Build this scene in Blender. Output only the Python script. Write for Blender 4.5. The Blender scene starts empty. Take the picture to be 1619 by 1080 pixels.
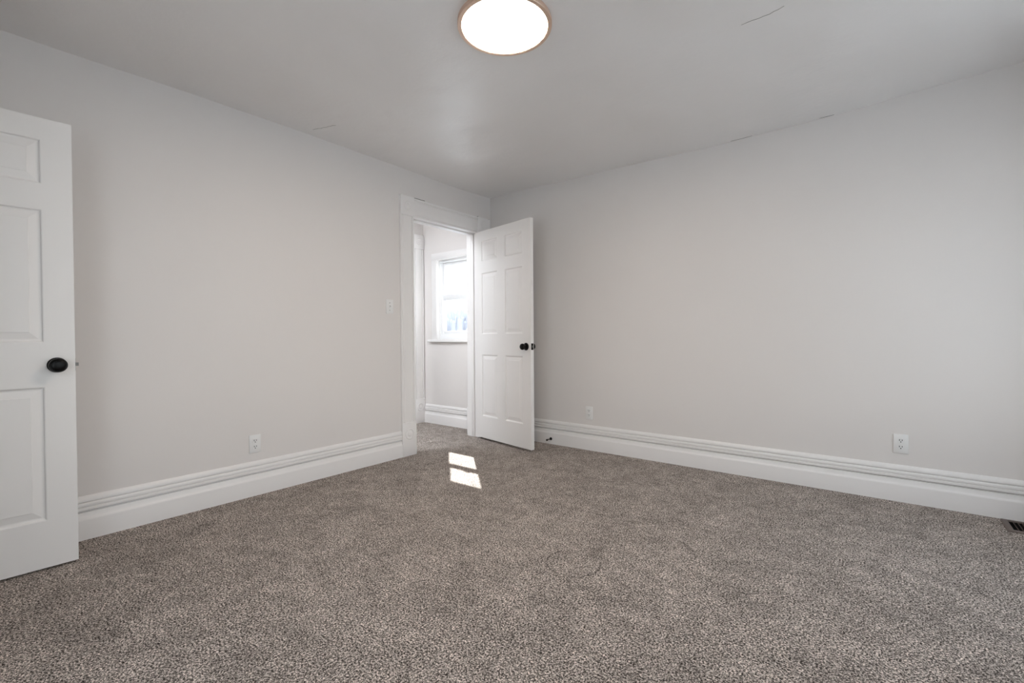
import bpy, bmesh, math, random
from mathutils import Vector, Matrix

scn = bpy.context.scene
COL = scn.collection
PI = math.pi

# ------------------------------------------------------------------ camera
# room axes: origin at the far floor corner, left wall is x = 0, right wall is y = 0, z up
cam_d = bpy.data.cameras.new('camera')
cam_d.sensor_width = 36.0
cam_d.lens = 732.41 / 1619.0 * 36.0
cam_d.clip_start = 0.02
cam_d.clip_end = 500
cam = bpy.data.objects.new('camera', cam_d)
COL.objects.link(cam)
R_ = Vector((0.78445427, 0.62014912, -0.00682427))
U_ = Vector((-0.00180944, 0.01329209, 0.99991002))
F_ = U_.cross(R_)
cam.matrix_world = Matrix(((R_.x, U_.x, -F_.x, 3.17547),
                           (R_.y, U_.y, -F_.y, -3.66554),
                           (R_.z, U_.z, -F_.z, 1.02),
                           (0, 0, 0, 1)))
scn.camera = cam

# ------------------------------------------------------------------ view, sky, sun
vs = scn.view_settings
vs.view_transform = 'Standard'
vs.look = 'None'
vs.gamma = 1.0
vs.use_curve_mapping = False
vs.exposure = 0.0

SKY = 4.5
SUN = 23.0
LAMP = 44.5
HALL_FILL = 42.0  # strength of the added hall light

world = bpy.data.worlds.new('world')
scn.world = world
world.use_nodes = True
wn = world.node_tree
wn.nodes.clear()
w_out = wn.nodes.new('ShaderNodeOutputWorld')
w_bg = wn.nodes.new('ShaderNodeBackground')
w_tc = wn.nodes.new('ShaderNodeTexCoord')
w_sep = wn.nodes.new('ShaderNodeSeparateXYZ')
w_ramp = wn.nodes.new('ShaderNodeValToRGB')
w_ramp.color_ramp.elements[0].position = 0.0
w_ramp.color_ramp.elements[0].color = (0.92, 0.96, 1.0, 1)
w_ramp.color_ramp.elements[1].position = 0.8
w_ramp.color_ramp.elements[1].color = (0.74, 0.86, 1.0, 1)
wn.links.new(w_tc.outputs['Generated'], w_sep.inputs[0])
wn.links.new(w_sep.outputs['Z'], w_ramp.inputs[0])
wn.links.new(w_ramp.outputs[0], w_bg.inputs[0])
w_bg.inputs[1].default_value = SKY
wn.links.new(w_bg.outputs[0], w_out.inputs[0])

sun_d = bpy.data.lights.new('sun', 'SUN')
sun_d.energy = SUN
sun_d.angle = math.radians(0.53)
sun_d.color = (1.0, 0.98, 0.96)
sun = bpy.data.objects.new('sun', sun_d)
COL.objects.link(sun)
sun.location = (-8, 8, 9)
sun.rotation_euler = Vector((1.0, -0.942, -1.147)).to_track_quat('-Z', 'Y').to_euler()


def portal(name, loc, normal, w, h):
    d = bpy.data.lights.new(name, 'AREA')
    d.shape = 'RECTANGLE'
    d.size, d.size_y = w, h
    d.cycles.is_portal = True
    o = bpy.data.objects.new(name, d)
    COL.objects.link(o)
    o.location = loc
    o.rotation_euler = Vector(normal).to_track_quat('-Z', 'Z').to_euler()
    return o


# sky portals in the three window openings (normal = into the house)
portal('window_sky_hall', (-0.565, 0.20, 1.45), (0, -1, 0), 0.62, 0.96)
portal('window_sky_side', (4.41, -1.125, 1.285), (-1, 0, 0), 1.25, 1.73)
portal('window_sky_side_near', (4.41, -3.05, 1.26), (-1, 0, 0), 1.10, 1.68)
portal('window_sky_rear', (1.92, -4.17, 1.26), (0, 1, 0), 1.20, 1.68)


# ------------------------------------------------------------------ materials
def new_mat(name):
    m = bpy.data.materials.new(name)
    m.use_nodes = True
    nt = m.node_tree
    b = nt.nodes['Principled BSDF']
    return m, nt, b


def N(nt, typ, **kw):
    n = nt.nodes.new(typ)
    for k, v in kw.items():
        if k in n.inputs.keys() if hasattr(n.inputs, 'keys') else False:
            n.inputs[k].default_value = v
        else:
            setattr(n, k, v)
    return n


def noise(nt, vec, scale, detail=2.0, rough=0.5, dist=0.0):
    n = nt.nodes.new('ShaderNodeTexNoise')
    n.inputs['Scale'].default_value = scale
    n.inputs['Detail'].default_value = detail
    n.inputs['Roughness'].default_value = rough
    n.inputs['Distortion'].default_value = dist
    nt.links.new(vec, n.inputs['Vector'])
    return n.outputs['Fac']


def math_(nt, op, a, b=None, c=None, clamp=False):
    n = nt.nodes.new('ShaderNodeMath')
    n.operation = op
    n.use_clamp = clamp
    for i, v in enumerate((a, b, c)):
        if v is None:
            continue
        if isinstance(v, (int, float)):
            n.inputs[i].default_value = v
        else:
            nt.links.new(v, n.inputs[i])
    return n.outputs[0]


def geo_pos(nt):
    return nt.nodes.new('ShaderNodeNewGeometry').outputs['Position']


def paint(name, col, rough, spec=0.5, bumps=(), var=0.0):
    """painted surface: base colour with faint brush variation and a stack of noise bumps"""
    m, nt, b = new_mat(name)
    pos = geo_pos(nt)
    b.inputs['Roughness'].default_value = rough
    b.inputs['Specular IOR Level'].default_value = spec
    if var:
        f = noise(nt, pos, 2.3, 4)
        mix = nt.nodes.new('ShaderNodeMix')
        mix.data_type = 'RGBA'
        nt.links.new(f, mix.inputs[0])
        mix.inputs[6].default_value = tuple(c * (1 - var) for c in col) + (1,)
        mix.inputs[7].default_value = tuple(min(1, c * (1 + var)) for c in col) + (1,)
        nt.links.new(mix.outputs[2], b.inputs['Base Color'])
    else:
        b.inputs['Base Color'].default_value = (*col, 1)
    last = None
    for scale, strength, dist, det in bumps:
        bp = nt.nodes.new('ShaderNodeBump')
        bp.inputs['Strength'].default_value = strength
        bp.inputs['Distance'].default_value = dist
        nt.links.new(noise(nt, pos, scale, det), bp.inputs['Height'])
        if last:
            nt.links.new(last, bp.inputs['Normal'])
        last = bp.outputs['Normal']
    if last:
        nt.links.new(last, b.inputs['Normal'])
    return m


M_WALL = paint('wall_paint', (0.79, 0.752, 0.728), 0.55, 0.35,
               [(1.6, 0.5, 0.02, 2), (14, 0.25, 0.003, 3), (220, 0.12, 0.0008, 2)], 0.012)
M_CEIL = paint('ceiling_paint', (0.85, 0.825, 0.81), 0.36, 0.9,
               [(1.6, 1.0, 0.05, 2), (7, 0.5, 0.007, 4), (30, 0.35, 0.003, 3), (150, 0.12, 0.0008, 2)], 0.012)
M_TRIM = paint('trim_enamel', (0.87, 0.845, 0.83), 0.38, 0.5,
               [(30, 0.10, 0.001, 3), (260, 0.05, 0.0004, 2)])
M_DOOR = paint('door_enamel', (0.86, 0.835, 0.815), 0.42, 0.5, [(180, 0.10, 0.0005, 3)])
M_VINYL = paint('white_vinyl', (0.86, 0.86, 0.86), 0.35, 0.5)
M_PLATE = paint('white_plastic', (0.84, 0.83, 0.82), 0.28, 0.5)
M_BLACK = paint('black_metal', (0.0025, 0.0022, 0.002), 0.30, 0.18)
M_RUBBER = paint('black_rubber', (0.012, 0.012, 0.012), 0.6, 0.4)
M_SLOT = paint('dark_slot_shade', (0.003, 0.003, 0.003), 0.8, 0.05)  # near-black in place of the shade inside holes that are not cut
M_CRACK = paint('plaster_crack', (0.16, 0.145, 0.13), 0.9, 0.1)
M_SNOW = paint('winter_lawn', (0.36, 0.375, 0.39), 0.9, 0.1, [(0.4, 0.6, 0.2, 3)], 0.03)
M_TREE = paint('hazy_needles', (0.38, 0.38, 0.41), 0.9, 0.1, [], 0.10)  # distance haze put into the pale lavender needle colour
M_OUT = paint('siding_paint', (0.60, 0.60, 0.58), 0.7, 0.3)


def metal(name, col, rough, metallic=1.0):
    m, nt, b = new_mat(name)
    b.inputs['Base Color'].default_value = (*col, 1)
    b.inputs['Metallic'].default_value = metallic
    b.inputs['Roughness'].default_value = rough
    return m


M_STEEL = metal('satin_nickel', (0.20, 0.19, 0.18), 0.5)
M_RING = metal('rose_gold_trim', (0.78, 0.58, 0.46), 0.42, 0.65)
M_BROWN = metal('brown_register_metal', (0.16, 0.125, 0.11), 0.5, 0.3)

# lamp diffusers, the hall one an added fill: give off light
def lit(name, col, strength):
    m, nt, b = new_mat(name)
    b.inputs['Base Color'].default_value = (0.9, 0.88, 0.85, 1)
    b.inputs['Emission Color'].default_value = (*col, 1)
    b.inputs['Emission Strength'].default_value = strength
    return m


M_LAMP = lit('lit_diffuser', (1.0, 0.845, 0.69), LAMP)
M_HALL_FILL = lit('hall_fill_diffuser', (0.84, 0.92, 1.0), HALL_FILL)

# window glass
M_GLASS = bpy.data.materials.new('window_glass')
M_GLASS.use_nodes = True
nt = M_GLASS.node_tree
nt.nodes.clear()
g_o = nt.nodes.new('ShaderNodeOutputMaterial')
g_t = nt.nodes.new('ShaderNodeBsdfTransparent')
g_t.inputs[0].default_value = (0.95, 0.97, 0.97, 1)
g_g = nt.nodes.new('ShaderNodeBsdfGlossy')
g_g.inputs['Roughness'].default_value = 0.02
g_m = nt.nodes.new('ShaderNodeMixShader')
g_f = nt.nodes.new('ShaderNodeLayerWeight')
g_f.inputs['Blend'].default_value = 0.5
g_w = math_(nt, 'MULTIPLY_ADD', math_(nt, 'POWER', g_f.outputs['Facing'], 5.0), 0.9, 0.04)
nt.links.new(g_w, g_m.inputs[0])
nt.links.new(g_t.outputs[0], g_m.inputs[1])
nt.links.new(g_g.outputs[0], g_m.inputs[2])
nt.links.new(g_m.outputs[0], g_o.inputs[0])

# carpet: flecked taupe pile
M_CARPET, nt, b = new_mat('flecked_taupe_carpet')
b.inputs['Roughness'].default_value = 1.0
b.inputs['Specular IOR Level'].default_value = 0.05
pos = geo_pos(nt)
n1 = noise(nt, pos, 158, 2, 0.6, 0.35)
n2 = noise(nt, pos, 390, 2, 0.6, 0.3)
n3 = noise(nt, pos, 42, 2, 0.5, 0.5)
big = noise(nt, pos, 4.6, 3, 0.6, 0.8)
mid = noise(nt, pos, 13.0, 2, 0.5, 0.6)
s = math_(nt, 'MULTIPLY', n1, 0.55)
s = math_(nt, 'MULTIPLY_ADD', n2, 0.45, s)
s = math_(nt, 'MULTIPLY_ADD', math_(nt, 'SUBTRACT', n3, 0.5), 0.08, s)
ramp = nt.nodes.new('ShaderNodeValToRGB')
cr = ramp.color_ramp
cr.elements[0].position = 0.425
cr.elements[0].color = (0.026, 0.020, 0.017, 1)
cr.elements[1].position = 0.595
cr.elements[1].color = (0.92, 0.81, 0.74, 1)
e = cr.elements.new(0.48)
e.color = (0.172, 0.145, 0.128, 1)
e = cr.elements.new(0.53)
e.color = (0.455, 0.395, 0.355, 1)
nt.links.new(s, ramp.inputs[0])
pile = math_(nt, 'MULTIPLY_ADD', math_(nt, 'SUBTRACT', big, 0.5), 0.85, 1.0)
pile = math_(nt, 'MULTIPLY_ADD', math_(nt, 'SUBTRACT', mid, 0.5), 0.65, pile)
# a round dent pressed into the pile by something that stood there
sep = nt.nodes.new('ShaderNodeSeparateXYZ')
nt.links.new(pos, sep.inputs[0])
dx = math_(nt, 'SUBTRACT', sep.outputs['X'], 2.103)
dy = math_(nt, 'SUBTRACT', sep.outputs['Y'], -1.875)
rr = math_(nt, 'SQRT', math_(nt, 'ADD', math_(nt, 'MULTIPLY', dx, dx), math_(nt, 'MULTIPLY', dy, dy)))
dr = math_(nt, 'ABSOLUTE', math_(nt, 'SUBTRACT', rr, 0.120))
ring = math_(nt, 'SUBTRACT', 1.0, math_(nt, 'DIVIDE', dr, 0.0065), clamp=True)
ring = math_(nt, 'MULTIPLY', ring, math_(nt, 'MULTIPLY_ADD', noise(nt, pos, 16, 1), 2.4, -0.74, clamp=True))
mixc = nt.nodes.new('ShaderNodeMix')
mixc.data_type = 'RGBA'
mixc.blend_type = 'MULTIPLY'
mixc.inputs[0].default_value = 1.0
nt.links.new(ramp.outputs[0], mixc.inputs[6])
comb = nt.nodes.new('ShaderNodeCombineXYZ')
pl = math_(nt, 'MULTIPLY', pile, math_(nt, 'SUBTRACT', 1.0, ring))
for i in range(3):
    nt.links.new(pl, comb.inputs[i])
nt.links.new(comb.outputs[0], mixc.inputs[7])
nt.links.new(mixc.outputs[2], b.inputs['Base Color'])
bp = nt.nodes.new('ShaderNodeBump')
bp.inputs['Strength'].default_value = 0.7
bp.inputs['Distance'].default_value = 0.006
nt.links.new(s, bp.inputs['Height'])
nt.links.new(bp.outputs[0], b.inputs['Normal'])


# ------------------------------------------------------------------ mesh helpers
def build(name, bm, mat, parent=None, smooth=None):
    me = bpy.data.meshes.new(name)
    bmesh.ops.recalc_face_normals(bm, faces=bm.faces)
    bm.to_mesh(me)
    bm.free()
    me.materials.append(mat)
    if smooth is not None:
        for p in me.polygons:
            p.use_smooth = True
        try:
            me.set_sharp_from_angle(angle=math.radians(smooth))
        except Exception:
            pass
    o = bpy.data.objects.new(name, me)
    COL.objects.link(o)
    if parent:
        o.parent = parent
    return o


def tag(o, label=None, cat=None, group=None, kind=None):
    if label:
        o['label'] = label
    if cat:
        o['category'] = cat
    if group:
        o['group'] = group
    if kind:
        o['kind'] = kind
    return o


def empty(name, loc, rotz=0.0):
    o = bpy.data.objects.new(name, None)
    o.empty_display_size = 0.1
    COL.objects.link(o)
    o.location = loc
    o.rotation_euler = (0, 0, rotz)
    return o


def box(bm, lo, hi, bev=0.0, seg=2):
    t = bmesh.new()
    v = [t.verts.new((x, y, z)) for x in (lo[0], hi[0]) for y in (lo[1], hi[1]) for z in (lo[2], hi[2])]
    for f in ((0, 1, 3, 2), (4, 6, 7, 5), (0, 4, 5, 1), (2, 3, 7, 6), (0, 2, 6, 4), (1, 5, 7, 3)):
        t.faces.new([v[i] for i in f])
    if bev:
        bmesh.ops.bevel(t, geom=list(t.edges), offset=bev, segments=seg, profile=0.5, affect='EDGES')
    merge(bm, t)


def merge(bm, t, mat=None):
    if mat is not None:
        t.transform(mat)
    mp = {v: bm.verts.new(v.co) for v in t.verts}
    for f in t.faces:
        try:
            bm.faces.new([mp[v] for v in f.verts])
        except ValueError:
            pass
    t.free()


def lathe(bm, prof, seg=32, mat=None):
    """prof: [(r, z)] revolved about local z"""
    t = bmesh.new()
    rings = []
    for r, z in prof:
        if r < 1e-6:
            rings.append([t.verts.new((0, 0, z))])
        else:
            rings.append([t.verts.new((r * math.cos(2 * PI * i / seg), r * math.sin(2 * PI * i / seg), z)) for i in range(seg)])
    for a, c in zip(rings, rings[1:]):
        for i in range(seg):
            j = (i + 1) % seg
            if len(a) == 1 and len(c) == 1:
                continue
            if len(a) == 1:
                t.faces.new((a[0], c[j], c[i]))
            elif len(c) == 1:
                t.faces.new((a[i], a[j], c[0]))
            else:
                t.faces.new((a[i], a[j], c[j], c[i]))
    merge(bm, t, mat)


def extrude(bm, prof, path):
    """closed 2-D profile [(u, v)] carried along frames path = [(origin, U, V)]"""
    rings = []
    for o, U, V in path:
        rings.append([bm.verts.new(Vector(o) + u * Vector(U) + v * Vector(V)) for u, v in prof])
    n = len(prof)
    for a, c in zip(rings, rings[1:]):
        for i in range(n):
            j = (i + 1) % n
            bm.faces.new((a[i], a[j], c[j], c[i]))
    bm.faces.new(rings[0][::-1])
    bm.faces.new(rings[-1])


def wall(name, axis, a0, a1, u0, u1, z0, z1, holes, mat, label):
    """solid wall; axis 'x' = constant x slab a0..a1 running along y, 'y' = the other way; holes [(u0,u1,z0,z1)]"""
    bm = bmesh.new()
    us = sorted({u0, u1, *[h[0] for h in holes], *[h[1] for h in holes]})
    zs = sorted({z0, z1, *[h[2] for h in holes], *[h[3] for h in holes]})
    vs_ = {}

    def V(i, k, s):
        key = (i, k, s)
        if key not in vs_:
            a = (a0, a1)[s]
            vs_[key] = bm.verts.new((a, us[i], zs[k]) if axis == 'x' else (us[i], a, zs[k]))
        return vs_[key]

    def solid(i, k):
        if i < 0 or k < 0 or i >= len(us) - 1 or k >= len(zs) - 1:
            return False
        um, zm = (us[i] + us[i + 1]) / 2, (zs[k] + zs[k + 1]) / 2
        return not any(h[0] < um < h[1] and h[2] < zm < h[3] for h in holes)

    for i in range(len(us) - 1):
        for k in range(len(zs) - 1):
            if not solid(i, k):
                continue
            for s in (0, 1):
                bm.faces.new((V(i, k, s), V(i + 1, k, s), V(i + 1, k + 1, s), V(i, k + 1, s)))
            for di, dk, e0, e1 in ((-1, 0, (i, k), (i, k + 1)), (1, 0, (i + 1, k), (i + 1, k + 1)),
                                   (0, -1, (i, k), (i + 1, k)), (0, 1, (i, k + 1), (i + 1, k + 1))):
                if not solid(i + di, k + dk):
                    bm.faces.new((V(*e0, 0), V(*e1, 0), V(*e1, 1), V(*e0, 1)))
    o = build(name, bm, mat)
    return tag(o, label, 'wall', kind='structure')


# ------------------------------------------------------------------ shell
XE, YS = 4.25, -4.01          # inner faces of the side wall and the rear wall
HD = 2.62
wall('wall_left', 'x', -0.14, 0.0, -4.15, 0.0, 0.0, HD, [(-1.04, -0.203, 0.0, 2.068)], M_WALL,
     'long white plaster wall at the left, with the doorway near the corner')
wall('wall_right', 'y', 0.0, 0.14, -0.14, XE + 0.14, 0.0, HD, [], M_WALL,
     'blank white plaster wall across the right of the room')
wall('wall_side', 'x', XE, XE + 0.14, YS - 0.14, 0.0, 0.0, HD,
     [(-1.75, -0.50, 0.42, 2.15), (-3.6, -2.5, 0.42, 2.10)], M_WALL, 'white side wall with two added windows, right of the camera')
wall('wall_rear', 'y', YS - 0.14, YS, 0.0, XE, 0.0, HD,
     [(0.240, 1.05, 0.0, 2.02), (1.32, 2.52, 0.42, 2.10)], M_WALL, 'white rear wall behind the camera')
wall('wall_hall_end', 'y', 0.04, 0.18, -2.4, -0.14, 0.0, HD, [(-0.86, -0.27, 0.985, 1.915)], M_WALL,
     'white hall wall holding the window, seen through the doorway')
wall('wall_hall_far', 'x', -1.24, -1.10, -2.2, 0.04, 0.0, HD, [(-0.95, -0.125, 0.0, 2.068)], M_WALL,
     'white hall wall facing the doorway')
wall('wall_hall_rear', 'y', -2.34, -2.2, -2.4, -0.14, 0.0, HD, [], M_WALL, 'white wall closing the hall')
wall('wall_beyond_hall', 'x', -2.54, -2.4, -2.34, 0.18, 0.0, HD, [], M_WALL, 'white wall of the space past the hall')
wall('wall_closet', 'y', -5.0, -4.86, 0.0, 1.4, 0.0, HD, [], M_WALL, 'white wall at the back of the closet')
wall('wall_closet_left', 'x', -0.14, 0.0, -5.0, -4.15, 0.0, HD, [], M_WALL, 'white left wall of the closet')
wall('wall_closet_right', 'x', 1.4, 1.54, -5.0, -4.15, 0.0, HD, [], M_WALL, 'white right wall of the closet')

bm = bmesh.new()
box(bm, (-2.54, -5.0, -0.12), (XE + 0.14, 0.18, 0.0))
tag(build('floor', bm, M_CARPET), 'flecked grey brown carpet covering the whole floor', 'floor', kind='structure')


def lerp_tab(x, tab):
    if x <= tab[0][0]:
        return tab[0][1]
    for (xa, ya), (xb, yb) in zip(tab, tab[1:]):
        if x <= xb:
            t = (x - xa) / (xb - xa)
            t = t * t * (3 - 2 * t)
            return ya + (yb - ya) * t
    return tab[-1][1]


EDGE = [(0.0, 2.455), (0.2, 2.461), (1.2, 2.445), (2.3, 2.428), (2.9, 2.434), (3.5, 2.460), (3.8, 2.471), (4.4, 2.475)]
FIELD = [(0.0, 2.455), (0.6, 2.452), (2.0, 2.458), (3.0, 2.482), (3.6, 2.500), (4.4, 2.505)]


def ceil_z(x, y):
    d = max(0.0, -y)
    e, f = lerp_tab(x, EDGE), lerp_tab(x, FIELD)
    t = max(0.0, 1 - d / 0.42) ** 2.0
    near = f + (e - f) * t
    far = 2.452
    k = min(1.0, d / 1.8)
    k = k * k * (3 - 2 * k)
    z = near + (far - near) * k
    # the left edge of the ceiling is a touch wavy
    if x < 0.8:
        wv = lerp_tab(d, [(0.0, 2.455), (0.5, 2.445), (1.2, 2.456), (2.1, 2.463), (2.6, 2.461), (3.3, 2.448), (4.2, 2.450)])
        z += (wv - z) * max(0.0, 1 - max(0.0, x) / 0.8) ** 1.5
    return z


bm = bmesh.new()
xs = [-2.54, -1.9, -1.24, -0.7, -0.3, -0.14, 0.0] + [0.1 * i for i in range(1, 44)] + [4.39]
ys = [-5.0, -4.6, -4.15] + [-4.0 + 0.1 * i for i in range(0, 32)] + [-0.85 + 0.05 * i for i in range(0, 10)] + \
     [-0.36 + 0.03 * i for i in range(0, 12)] + [0.0, 0.08, 0.18]
ys = sorted(set(round(v, 4) for v in ys))
g = [[bm.verts.new((x, y, ceil_z(x, y))) for y in ys] for x in xs]
gt = [[bm.verts.new((x, y, 2.66)) for y in ys] for x in xs]
for i in range(len(xs) - 1):
    for j in range(len(ys) - 1):
        bm.faces.new((g[i][j], g[i][j + 1], g[i + 1][j + 1], g[i + 1][j]))
        bm.faces.new((gt[i][j], gt[i + 1][j], gt[i + 1][j + 1], gt[i][j + 1]))
for i in range(len(xs) - 1):
    for j in (0, len(ys) - 1):
        bm.faces.new((g[i][j], g[i + 1][j], gt[i + 1][j], gt[i][j]))
for j in range(len(ys) - 1):
    for i in (0, len(xs) - 1):
        bm.faces.new((g[i][j], g[i][j + 1], gt[i][j + 1], gt[i][j]))
ceiling = build('ceiling', bm, M_CEIL, smooth=40)
tag(ceiling, 'uneven white plaster ceiling with a hairline crack', 'ceiling', kind='structure')

# hairline cracks in the plaster
rnd = random.Random(4)


def crack(pts, w, amp):
    bm = bmesh.new()
    path = []
    for (x0, y0), (x1, y1) in zip(pts, pts[1:]):
        n = max(2, int(math.hypot(x1 - x0, y1 - y0) / 0.02))
        for k in range(n):
            t = k / n
            path.append((x0 + (x1 - x0) * t + rnd.uniform(-amp, amp), y0 + (y1 - y0) * t + rnd.uniform(-amp, amp)))
    path.append(pts[-1])
    m = len(path)
    prev = None
    for i, (x, y) in enumerate(path):
        a = path[max(0, i - 1)]
        c = path[min(m - 1, i + 1)]
        d = Vector((c[0] - a[0], c[1] - a[1], 0)).normalized()
        nrm = Vector((-d.y, d.x, 0))
        ww = w * (0.25 + 0.75 * math.sin(PI * min(1, max(0, i / (m - 1))))) * rnd.uniform(0.6, 1.2)
        z = ceil_z(x, y)
        q = [bm.verts.new((x + nrm.x * s_ * ww, y + nrm.y * s_ * ww, z - dz)) for s_, dz in ((-1, -0.004), (-0.6, 0.0012), (0.6, 0.0012), (1, -0.004))]
        if prev:
            for k in range(3):
                bm.faces.new((prev[k], prev[k + 1], q[k + 1], q[k]))
        prev = q
    build('crack', bm, M_CRACK, ceiling)


crack([(2.675, -1.298), (2.72, -1.303), (2.79, -1.298), (2.85, -1.318)], 0.0008, 0.003)
crack([(2.33, -0.010), (2.40, -0.008), (2.47, -0.011)], 0.0016, 0.001)
crack([(2.87, -0.010), (2.95, -0.009)], 0.0014, 0.001)
crack([(0.10, -1.985), (0.19, -1.955), (0.29, -1.925)], 0.0005, 0.004)

# ------------------------------------------------------------------ baseboards
BASE = [(0.0, 0.0), (0.022, 0.0), (0.022, 0.098), (0.0205, 0.105), (0.016, 0.110), (0.0135, 0.114), (0.0125, 0.130), (0.011, 0.1365),
        (0.002, 0.1375), (0.002, 0.1435), (0.011, 0.1445), (0.0165, 0.148), (0.0175, 0.155), (0.0165, 0.162), (0.0120, 0.1643),
        (0.0120, 0.1662), (0.0165, 0.168), (0.0170, 0.175), (0.0160, 0.183), (0.0135, 0.187), (0.0065, 0.1882), (0.0065, 0.1918),
        (0.0135, 0.193), (0.0135, 0.200), (0.0115, 0.208), (0.0075, 0.215), (0.0045, 0.220), (0.0, 0.221)]


def baseboard(name, p0, p1, normal, label):
    bm = bmesh.new()
    d = (Vector(p1) - Vector(p0))
    n = max(1, int(d.length / 0.4))
    extrude(bm, BASE, [(Vector(p0) + d * (i / n), normal, (0, 0, 1)) for i in range(n + 1)])
    tag(build(name, bm, M_TRIM, smooth=35), label, 'baseboard', kind='structure')


baseboard('baseboard_left', (0, -4.005, 0), (0, -1.176, 0), (1, 0, 0), 'tall moulded white baseboard along the left wall')
baseboard('baseboard_right', (0.022, 0, 0), (XE, 0, 0), (0, -1, 0), 'tall moulded white baseboard along the right wall')
baseboard('baseboard_hall', (-1.078, 0.04, 0), (-0.14, 0.04, 0), (0, -1, 0), 'moulded white baseboard under the hall window')
baseboard('baseboard_side', (XE, -4.005, 0), (XE, -0.023, 0), (-1, 0, 0), 'moulded white baseboard along the side wall')
baseboard('baseboard_rear', (1.21, YS, 0), (XE - 0.023, YS, 0), (0, 1, 0), 'moulded white baseboard along the rear wall')

# ------------------------------------------------------------------ door casings (local: x along the wall, -y out of it)
CAS = [(0.0, 0.0), (0.0, -0.014), (0.003, -0.018), (0.010, -0.019), (0.015, -0.017), (0.0165, -0.0085), (0.0205, -0.0085), (0.030, -0.0165),
       (0.060, -0.0175), (0.085, -0.0175), (0.115, -0.0165), (0.1225, -0.0095), (0.1275, -0.0095), (0.130, -0.017), (0.135, -0.019),
       (0.142, -0.018), (0.145, -0.014), (0.145, 0.0)]


def bullseye(bm, cx, cz, y, r):
    pr = [(r, 0.004), (r, -0.0005), (r * 0.93, -0.0035), (r * 0.80, -0.0035), (r * 0.72, 0.0), (r * 0.52, 0.0005), (r * 0.45, -0.0025),
          (r * 0.25, -0.0045), (0.0, -0.005)]
    lathe(bm, pr, 32, Matrix.Translation((cx, y, cz)) @ Matrix.Rotation(PI / 2, 4, 'X') @ Matrix.Scale(-1, 4, (0, 0, 1)))


def casing(name, loc, rotz, x0, x1, ztop, label, plinth=0.285, cw=0.145, head=0.165, right_w=None):
    """casing round an opening x0..x1 of height ztop, with plinth blocks and bullseye corner blocks"""
    root = empty(name, loc, rotz)
    tag(root, label, 'door casing', kind='structure')
    k = cw / 0.145
    prof = [(u * k, v) for u, v in CAS]
    for side in (-1, 1):
        e = x0 - cw if side < 0 else x1
        cw_ = right_w if (right_w and side > 0) else cw
        prof = [(u * cw_ / 0.145, v) for u, v in CAS]
        bm = bmesh.new()
        extrude(bm, prof, [((e, 0, plinth), (1, 0, 0), (0, 1, 0)), ((e, 0, ztop), (1, 0, 0), (0, 1, 0))])
        build('casing_leg', bm, M_TRIM, root, smooth=35)
        bm = bmesh.new()
        box(bm, (e - 0.002, -0.026, 0.0), (e + cw_ + 0.003, 0.0, plinth), 0.0025)
        pb = build('plinth_block', bm, M_TRIM, root, smooth=35)
        bm = bmesh.new()
        bullseye(bm, e + cw_ / 2, plinth * 0.66, -0.026, cw_ * 0.33)
        build('rosette', bm, M_TRIM, pb, smooth=50)
        bm = bmesh.new()
        box(bm, (e - 0.002, -0.025, ztop), (e + cw_ + 0.002, 0.0, ztop + head), 0.002)
        cb = build('corner_block', bm, M_TRIM, root, smooth=35)
        bm = bmesh.new()
        bullseye(bm, e + cw_ / 2, ztop + head / 2, -0.025, cw_ * 0.28)
        build('rosette', bm, M_TRIM, cb, smooth=50)
    bm = bmesh.new()
    kh = head / 0.145
    ph = [(u * kh, v) for u, v in CAS]
    extrude(bm, ph, [((x0, 0, ztop), (0, 0, 1), (0, 1, 0)), ((x1, 0, ztop), (0, 0, 1), (0, 1, 0))])
    build('head_casing', bm, M_TRIM, root, smooth=35)
    return root


def jamb(root, x0, x1, ztop, depth, stop_y, t=0.010):
    """lining of the opening; local y from 0 to depth behind the wall face"""
    bm = bmesh.new()
    box(bm, (x0 - t, 0.0, 0.0), (x0, depth, ztop + t))
    box(bm, (x1, 0.0, 0.0), (x1 + t, depth, ztop + t))
    box(bm, (x0, 0.0, ztop), (x1, depth, ztop + t))
    build('jamb', bm, M_TRIM, root)
    bm = bmesh.new()
    box(bm, (x0, stop_y, 0.0), (x0 + 0.011, stop_y + 0.035, ztop), 0.002)
    box(bm, (x1 - 0.011, stop_y, 0.0), (x1, stop_y + 0.035, ztop), 0.002)
    box(bm, (x0 + 0.011, stop_y, ztop - 0.011), (x1 - 0.011, stop_y + 0.035, ztop), 0.002)
    build('door_stop_bead', bm, M_TRIM, root, smooth=35)


# doorway in the left wall (local x = world y)
T1 = casing('trim_1', (0, 0, 0), PI / 2, -1.03, -0.213, 2.058, 'white moulded casing round the open doorway near the corner', right_w=0.178)
jamb(T1, -1.03, -0.213, 2.058, 0.14, 0.040)
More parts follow.
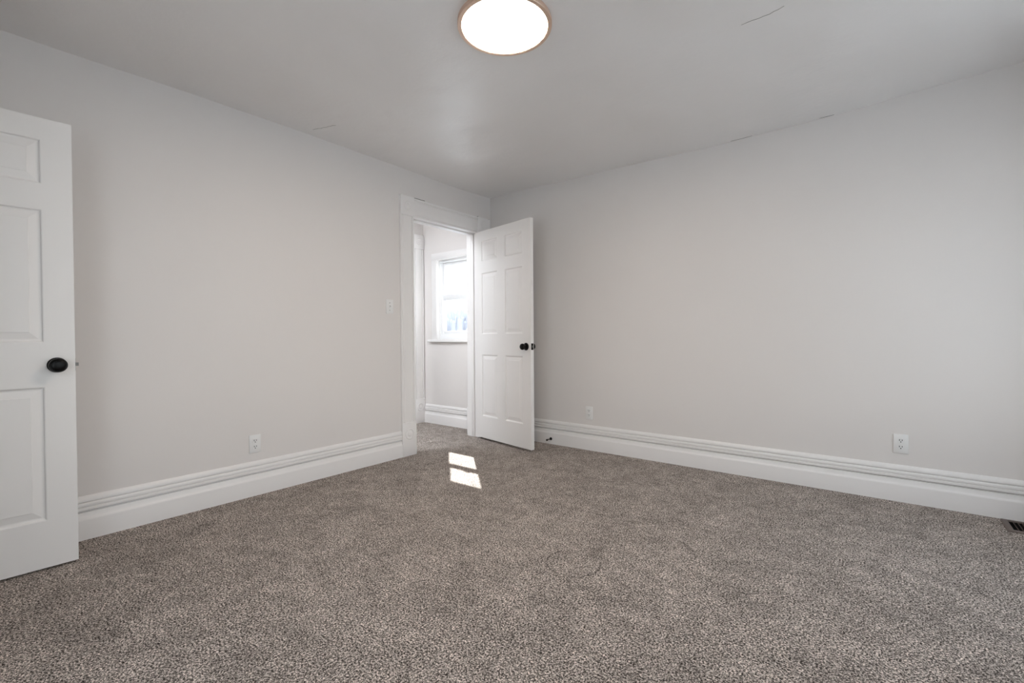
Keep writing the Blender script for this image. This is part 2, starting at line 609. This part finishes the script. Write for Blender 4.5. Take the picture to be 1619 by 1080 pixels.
# open caulk joints along the top of that casing
for u0, u1, z in ((-1.022, -0.905, 2.2228), (-0.210, -0.203, 2.226), (-0.050, -0.036, 2.224)):
    bm = bmesh.new()
    box(bm, (u0, -0.0185, z - 0.0012), (u1, 0.0, z + 0.0022))
    build('open_joint', bm, M_CRACK, T1)
T2 = casing('trim_2', (-0.14, 0, 0), -PI / 2, 0.198, 1.045, 2.073, 'white casing on the hall side of the doorway')
T3 = casing('trim_3', (-1.10, 0, 0), PI / 2, -0.94, -0.115, 2.058, 'white casing with rosette plinth seen inside the hall')
jamb(T3, -0.94, -0.115, 2.058, 0.14, 0.075)
bm = bmesh.new()
box(bm, (-0.1165, 0.008, 0.868), (-0.1145, 0.034, 0.934), 0.0005)
build('strike_plate', bm, M_BLACK, T3)
T4 = casing('trim_4', (0, YS, 0), PI, -1.04, -0.250, 2.00, 'white casing round the closet doorway behind the near door')
jamb(T4, -1.04, -0.250, 2.00, 0.14, 0.040)

# ------------------------------------------------------------------ panelled doors
PROF = [(0.0, 0.0), (0.0035, 0.0012), (0.0075, 0.0070), (0.0125, 0.0085), (0.0165, 0.0085), (0.044, 0.0028), (0.0455, 0.0012)]


def door_leaf(w, h, t, sc):
    """six-panel leaf: x 0 (hinge) .. w, y 0 (seen face) .. t, z 0 .. h"""
    xs = [0, 0.105 * w / 0.81, 0.350 * w / 0.81, 0.460 * w / 0.81, 0.705 * w / 0.81, w]
    zs = [0, 0.213 * sc, 0.820 * sc, 1.020 * sc, 1.620 * sc, 1.734 * sc, 1.934 * sc, h]
    bm = bmesh.new()
    for side in (0, 1):
        y0 = 0.0 if side == 0 else t
        sg = 1 if side == 0 else -1
        for i in range(5):
            for k in range(7):
                x0, x1, z0, z1 = xs[i], xs[i + 1], zs[k], zs[k + 1]
                if i in (1, 3) and k in (1, 3, 5):
                    loops = []
                    for ins, dep in PROF:
                        y = y0 + sg * dep
                        loops.append([bm.verts.new(c) for c in ((x0 + ins, y, z0 + ins), (x1 - ins, y, z0 + ins),
                                                                (x1 - ins, y, z1 - ins), (x0 + ins, y, z1 - ins))])
                    for a, c in zip(loops, loops[1:]):
                        for q in range(4):
                            bm.faces.new((a[q], a[(q + 1) % 4], c[(q + 1) % 4], c[q]))
                    bm.faces.new(loops[-1])
                else:
                    bm.faces.new([bm.verts.new(c) for c in ((x0, y0, z0), (x1, y0, z0), (x1, y0, z1), (x0, y0, z1))])
    for a, c in (((0, 0), (w, 0)), ((w, 0), (w, h)), ((w, h), (0, h)), ((0, h), (0, 0))):
        bm.faces.new([bm.verts.new(q) for q in ((a[0], 0, a[1]), (c[0], 0, c[1]), (c[0], t, c[1]), (a[0], t, a[1]))])
    bmesh.ops.remove_doubles(bm, verts=bm.verts, dist=1e-5)
    return bm


def knob_mesh(dirn, flat):
    """knob and neck along local y (dirn = -1 towards the seen side)"""
    if flat:
        pr = [(0.0105, 0.0), (0.0105, 0.020), (0.013, 0.026), (0.022, 0.031), (0.0290, 0.038), (0.0315, 0.046), (0.0305, 0.053),
              (0.0265, 0.0575), (0.0245, 0.0570), (0.0225, 0.0585), (0.012, 0.0605), (0.0, 0.061)]
    else:
        pr = [(0.0105, 0.0), (0.0105, 0.018), (0.013, 0.023), (0.021, 0.028), (0.0270, 0.036), (0.0285, 0.045), (0.0265, 0.053),
              (0.020, 0.0595), (0.010, 0.0625), (0.0, 0.063)]
    bm = bmesh.new()
    lathe(bm, pr, 40, Matrix.Rotation(PI / 2, 4, 'X') if dirn < 0 else Matrix.Rotation(-PI / 2, 4, 'X'))
    return bm


def rose_mesh(dirn):
    pr = [(0.0335, 0.0), (0.0335, 0.003), (0.031, 0.0065), (0.026, 0.0085), (0.016, 0.010), (0.013, 0.013), (0.0, 0.013)]
    bm = bmesh.new()
    lathe(bm, pr, 40, Matrix.Rotation(PI / 2, 4, 'X') if dirn < 0 else Matrix.Rotation(-PI / 2, 4, 'X'))
    return bm


def door(name, loc, rotz, w, h, t, sc, kz, label, flat, latch_z=0.0, mirror=False):
    root = empty(name, loc, rotz)
    tag(root, label, 'door', kind='structure')
    bm = door_leaf(w, h, t, sc)
    leaf = build('door_leaf', bm, M_DOOR, root)
    kx = w - 0.060
    for s_, y in ((-1, 0.0), (1, t)):
        kn = build('door_knob', knob_mesh(s_, flat), M_BLACK, root, smooth=40)
        kn.location = (kx, y, kz)
        kn['label'] = 'round black door knob'
        ro = build('rose', rose_mesh(s_), M_BLACK, kn, smooth=40)
    # latch plate with its bolt on the free edge
    bm = bmesh.new()
    box(bm, (w - 0.0008, t / 2 - 0.0125, kz - 0.0285), (w + 0.0012, t / 2 + 0.0125, kz + 0.0285), 0.0006)
    lp = build('latch_plate', bm, M_BLACK, root)
    bm = bmesh.new()
    extrude(bm, [(-0.007, 0.0), (0.007, 0.0), (0.005, 0.010), (-0.003, 0.012), (-0.007, 0.012)],
            [((w, t / 2, kz - 0.0075), (0, 1, 0), (1, 0, 0)), ((w, t / 2, kz + 0.0075), (0, 1, 0), (1, 0, 0))])
    lb = build('latch_bolt', bm, M_STEEL, lp)
    lb['label'] = 'satin steel latch bolt'
    for z in (0.19, h / 2, h - 0.19):
        bm = bmesh.new()
        lathe(bm, [(0.0, -0.047), (0.004, -0.046), (0.0055, -0.044), (0.0055, 0.044), (0.004, 0.046), (0.0, 0.047)], 14,
              Matrix.Translation((-0.0045, t + 0.003, z)))
        box(bm, (-0.0008, t - 0.030, z - 0.044), (0.0, t + 0.002, z + 0.044))
        hg = build('hinge', bm, M_TRIM, root, smooth=40)
    return root


door('door_1', (0.0075, -0.248, 0.022), -0.1907, 0.81, 2.03, 0.035, 1.0, 0.905,
     'open white six-panel door in the far corner doorway', False)
door('door_2', (0.2635, -4.003, 0.010), PI / 2 - 0.0447, 0.760, 1.982, 0.035, 0.976, 0.895,
     'white panelled door at the left edge, cut off by the frame', True)


# ------------------------------------------------------------------ double-hung windows (local: x along wall, y outwards, z up)
def ring_boxes(bm, x0, x1, z0, z1, y0, y1, l, r_, bo, to, bev=0.0):
    box(bm, (x0, y0, z0), (x0 + l, y1, z1), bev)
    box(bm, (x1 - r_, y0, z0), (x1, y1, z1), bev)
    box(bm, (x0 + l, y0, z0), (x1 - r_, y1, z0 + bo), bev)
    box(bm, (x0 + l, y0, z1 - to), (x1 - r_, y1, z1), bev)


def window(name, loc, rotz, x0, x1, z0, z1, zm, label, cw=0.078, depth=0.14):
    root = empty(name, loc, rotz)
    tag(root, label, 'window', kind='structure')
    # wooden lining of the opening
    bm = bmesh.new()
    ring_boxes(bm, x0, x1, z0, z1, 0.0, depth, 0.006, 0.006, 0.006, 0.006)
    build('window_lining', bm, M_TRIM, root)
    # casing on the room face
    bm = bmesh.new()
    box(bm, (x0 - cw, -0.018, z0), (x0 + 0.004, 0.0, z1), 0.002)
    box(bm, (x1 - 0.004, -0.018, z0), (x1 + cw, 0.0, z1), 0.002)
    box(bm, (x0 - cw, -0.020, z1 - 0.004), (x1 + cw, 0.0, z1 + 0.072), 0.002)
    build('casing', bm, M_TRIM, root, smooth=35)
    bm = bmesh.new()
    box(bm, (x0 - cw - 0.055, -0.042, z0 - 0.028), (x1 + cw + 0.055, 0.0, z0), 0.004)
    box(bm, (x0 + 0.006, -0.042, z0 - 0.004), (x1 - 0.006, 0.04, z0 + 0.004))
    build('sill', bm, M_TRIM, root, smooth=35)
    # vinyl frame
    xf0, xf1, zf0, zf1 = x0 + 0.006, x1 - 0.006, z0 + 0.006, z1 - 0.006
    bm = bmesh.new()
    ring_boxes(bm, xf0, xf1, zf0, zf1, 0.032, 0.115, 0.012, 0.012, 0.060, 0.026, 0.0015)
    box(bm, (xf0 + 0.012, 0.030, zf0 + 0.004), (xf1 - 0.012, 0.034, zf0 + 0.052), 0.001)
    build('window_frame', bm, M_VINYL, root, smooth=35)
    # upper sash sits outside, lower sash inside
    us = empty('upper_sash', (0, 0, 0))
    us.parent = root
    xs0, xs1 = xf0 + 0.012, xf1 - 0.012
    bm = bmesh.new()
    ring_boxes(bm, xs0, xs1, zm - 0.005, zf1 - 0.026, 0.080, 0.105, 0.036, 0.036, 0.046, 0.034, 0.002)
    build('sash_frame', bm, M_VINYL, us, smooth=35)
    bm = bmesh.new()
    box(bm, (xs0 + 0.03, 0.091, zm + 0.03), (xs1 - 0.03, 0.094, zf1 - 0.05))
    build('glass_pane', bm, M_GLASS, us)
    ls = empty('lower_sash', (0, 0, 0))
    ls.parent = root
    bm = bmesh.new()
    ring_boxes(bm, xs0, xs1, zf0 + 0.060, zm + 0.030, 0.046, 0.072, 0.033, 0.033, 0.034, 0.064, 0.002)
    box(bm, ((xs0 + xs1) / 2 - 0.03, 0.038, zm + 0.026), ((xs0 + xs1) / 2 + 0.03, 0.052, zm + 0.040), 0.003)
    build('sash_frame', bm, M_VINYL, ls, smooth=35)
    bm = bmesh.new()
    box(bm, (xs0 + 0.025, 0.057, zf0 + 0.085), (xs1 - 0.025, 0.060, zm - 0.015))
    build('glass_pane', bm, M_GLASS, ls)
    return root


window('window_1', (0, 0.04, 0), 0, -0.86, -0.27, 0.985, 1.915, 1.475, 'white double-hung window in the hall, bright with daylight')
window('added_window_2', (XE, 0, 0), -PI / 2, 0.50, 1.75, 0.42, 2.15, 1.30, 'unseen white double-hung side wall window by the far corner, added for daylight', 0.09)  # unseen window, added so daylight reaches the right wall and ceiling
window('added_window_3', (XE, 0, 0), -PI / 2, 2.5, 3.6, 0.42, 2.10, 1.28, 'unseen white double-hung side wall window by the camera, added for daylight', 0.09)  # second unseen side window, added to raise the daylight
window('added_window_4', (0, YS, 0), PI, -2.52, -1.32, 0.42, 2.10, 1.28, 'unseen white double-hung rear wall window, added for daylight', 0.09)  # unseen rear window, added to light the near floor and lower walls

# ------------------------------------------------------------------ outside: winter ground and a hazy line of conifers
bm = bmesh.new()
box(bm, (-160, -60, -3.4), (60, 160, -3.0))
tag(build('ground', bm, M_SNOW), 'pale winter ground outside the house', 'ground', kind='structure')
bm = bmesh.new()
rt = random.Random(11)
# wooded rise: a rugged earth bank carrying the trees
prev = None
for i in range(141):
    a = math.radians(98 + 76 * i / 140)
    top = 3.0 + 0.35 * math.sin(i * 0.9) + 0.25 * math.sin(i * 2.3 + 1)
    ring_ = [bm.verts.new((d * math.cos(a), d * math.sin(a), z)) for d, z in ((58, -3.0), (63, top - 1.2), (67, top), (74, top - 0.3), (84, -3.0))]
    if prev:
        for k in range(4):
            bm.faces.new((prev[k], prev[k + 1], ring_[k + 1], ring_[k]))
    prev = ring_
for i in range(620):
    a = math.radians(100 + 72 * (i + rt.random()) / 620)
    d = rt.uniform(47, 62)
    x, y = d * math.cos(a), d * math.sin(a)
    h = rt.uniform(6.3, 7.7) * d / 55
    r = h * rt.uniform(0.17, 0.24)
    pr = [(0.12, 0.0), (0.12, h * 0.08)]
    nl = 5
    for k in range(nl):
        f0 = 0.08 + 0.9 * k / nl
        pr += [(r * (1 - f0) * 1.05 + 0.06, h * f0), (r * (1 - f0) * 0.80, h * (f0 + 0.75 / nl))]
    pr.append((0.0, h))
    lathe(bm, pr, 7, Matrix.Translation((x, y, -3.0)))
tag(build('conifer_line', bm, M_TREE), 'pale hazy tree line showing through the lower hall window pane', 'trees', kind='stuff')

# ------------------------------------------------------------------ ceiling lamp, plus an added fill light for the hall
def ceiling_light(x, y, z, r, mat, label):
    top = ceil_z(x, y)
    lamp = empty('ceiling_light', (x, y, top))
    tag(lamp, label, 'lamp')
    ch = top - z
    bm = bmesh.new()
    lathe(bm, [(0.0, 0.0), (r - 0.004, 0.0), (r - 0.001, -0.003), (r, -0.007), (r, -ch + 0.002), (r - 0.0015, -ch), (r - 0.0175, -ch - 0.0010),
               (r - 0.0202, -ch + 0.0014), (r - 0.0207, -ch + 0.008), (0.0, -ch + 0.008)], 128)
    rim = build('rim', bm, M_RING, lamp, smooth=30)
    rim['label'] = 'brushed rose gold rim'
    bm = bmesh.new()
    q = r - 0.0210
    lathe(bm, [(q, -ch + 0.0075), (q, -ch + 0.002), (q - 0.006, -ch + 0.0004), (q * 0.6, -ch - 0.0012), (0.0, -ch - 0.0016)], 128)
    dif = build('diffuser', bm, mat, lamp, smooth=30)
    dif['label'] = 'glowing white diffuser'
    return lamp


ceiling_light(1.834, -2.007, 2.428, 0.2148, M_LAMP, 'round flush ceiling light with a thin rose gold rim, switched on')
ceiling_light(-0.62, -1.65, 2.425, 0.30, M_HALL_FILL, 'unseen round fill light added to brighten the hall past the doorway')  # no fixture in view here; added to lift the hall's brightness


# ------------------------------------------------------------------ outlets and switch (local: x along wall, -y into the room)
def outlet(loc, rotz, label):
    root = empty('wall_outlet', loc, rotz)
    tag(root, label, 'outlet', group='wall outlets low on the walls')
    bm = bmesh.new()
    box(bm, (-0.0355, -0.0055, -0.058), (0.0355, 0.0, 0.058), 0.002)
    build('face_plate', bm, M_PLATE, root, smooth=40)
    for z in (0.0195, -0.0195):
        bm = bmesh.new()
        pts = []
        for k in range(48):
            a = 2 * PI * k / 48
            pts.append((max(-0.0172, min(0.0172, 0.0172 * 1.15 * math.cos(a))), max(-0.0142, min(0.0142, 0.0172 * math.sin(a)))))
        extrude(bm, pts, [((0, -0.004, z), (1, 0, 0), (0, 0, 1)), ((0, -0.0072, z), (1, 0, 0), (0, 0, 1))])
        rc = build('receptacle', bm, M_PLATE, root, smooth=40)
        for sx, hh in ((-0.0064, 0.0048), (0.0064, 0.0038)):
            bm = bmesh.new()
            box(bm, (sx - 0.0016, -0.0076, z + 0.0035 - hh), (sx + 0.0016, -0.0066, z + 0.0035 + hh))
            build('slot', bm, M_SLOT, rc)
        bm = bmesh.new()
        lathe(bm, [(0.0, 0.0), (0.0030, 0.0), (0.0030, 0.001), (0.0, 0.001)], 16,
              Matrix.Translation((0, -0.0066, z - 0.0078)) @ Matrix.Rotation(PI / 2, 4, 'X'))
        build('slot', bm, M_SLOT, rc)
    bm = bmesh.new()
    lathe(bm, [(0.0032, 0.0), (0.0032, 0.0008), (0.002, 0.0014), (0.0, 0.0015)], 16, Matrix.Translation((0, -0.0054, 0)) @ Matrix.Rotation(PI / 2, 4, 'X'))
    build('screw', bm, M_PLATE, root, smooth=40)
    return root


outlet((0, -2.350, 0.333), PI / 2, 'white duplex outlet on the left wall, low above the baseboard')
outlet((1.152, 0, 0.330), 0, 'white duplex outlet on the right wall beside the open door')
outlet((3.284, 0, 0.350), 0, 'white duplex outlet on the right wall near the floor vent')

sw = empty('light_switch', (0, -1.283, 1.272), PI / 2)
tag(sw, 'white toggle light switch on the left wall beside the doorway', 'light switch')
bm = bmesh.new()
box(bm, (-0.0365, -0.0055, -0.058), (0.0365, 0.0, 0.058), 0.002)
build('face_plate', bm, M_PLATE, sw, smooth=40)
bm = bmesh.new()
box(bm, (-0.006, -0.0075, -0.0125), (0.006, -0.004, 0.0125), 0.001)
tg = build('toggle_well', bm, M_PLATE, sw, smooth=40)
bm = bmesh.new()
extrude(bm, [(-0.004, -0.005), (0.004, -0.005), (0.0035, 0.006), (-0.0035, 0.006)],
        [((0, -0.006, 0), (1, 0, 0), (0, 0.4, 0.9)), ((0, -0.019, 0.008), (0.8, 0, 0), (0, 0.4, 0.75))])
build('toggle', bm, M_PLATE, sw, smooth=40)
for z in (0.030, -0.030):
    bm = bmesh.new()
    lathe(bm, [(0.0033, 0.0), (0.0033, 0.0008), (0.002, 0.0014), (0.0, 0.0015)], 16, Matrix.Translation((0, -0.0054, z)) @ Matrix.Rotation(PI / 2, 4, 'X'))
    build('screw', bm, M_STEEL, sw, smooth=40)

# ------------------------------------------------------------------ door stop screwed to the right baseboard
ds = empty('door_stop', (0.755, -0.022, 0.050))
tag(ds, 'small black door stop sticking out of the right baseboard', 'door stop')
AX = Matrix.Rotation(PI / 2, 4, 'X')     # local z -> -y
bm = bmesh.new()
lathe(bm, [(0.0, 0.0), (0.0135, 0.0), (0.0135, 0.003), (0.011, 0.007), (0.0065, 0.012), (0.0045, 0.018), (0.0040, 0.060), (0.0050, 0.062), (0.0, 0.062)], 24, AX)
build('rod', bm, M_BLACK, ds, smooth=40)
bm = bmesh.new()
lathe(bm, [(0.0, 0.058), (0.0075, 0.058), (0.0085, 0.061), (0.0085, 0.072), (0.006, 0.077), (0.0, 0.078)], 24, AX)
build('rubber_tip', bm, M_RUBBER, ds, smooth=40)

# ------------------------------------------------------------------ floor register by the right wall
vent = empty('floor_register', (3.865, -0.135, 0.0))
tag(vent, 'brown metal floor vent by the baseboard at the right edge', 'vent')
W2, D2 = 0.165, 0.102
bm = bmesh.new()
loops = []
for dx_, dy_, z in ((W2, D2, 0.0), (W2, D2, 0.003), (W2 - 0.006, D2 - 0.006, 0.007), (W2 - 0.024, D2 - 0.024, 0.0075), (W2 - 0.026, D2 - 0.026, 0.0015)):
    loops.append([bm.verts.new((sx * dx_, sy * dy_, z)) for sx, sy in ((-1, -1), (1, -1), (1, 1), (-1, 1))])
for a, c in zip(loops, loops[1:]):
    for q in range(4):
        bm.faces.new((a[q], a[(q + 1) % 4], c[(q + 1) % 4], c[q]))
build('frame', bm, M_BROWN, vent, smooth=20)
bm = bmesh.new()
box(bm, (-W2 + 0.02, -D2 + 0.02, 0.0004), (W2 - 0.02, D2 - 0.02, 0.0012))
build('duct_shade', bm, M_SLOT, vent)  # black sheet on the floor stands in for the duct's shaded depth
nl = 16
for k in range(1, nl):
    x = -W2 + 0.026 + (2 * W2 - 0.052) * k / nl
    bm = bmesh.new()
    extrude(bm, [(-0.0007, 0.0012), (0.0007, 0.0012), (0.0012, 0.0070), (-0.0002, 0.0070)],
            [((x, -D2 + 0.025, 0), (1, 0, 0), (0, 0, 1)), ((x, D2 - 0.025, 0), (1, 0, 0), (0, 0, 1))])
    build('louver', bm, M_BROWN, vent)
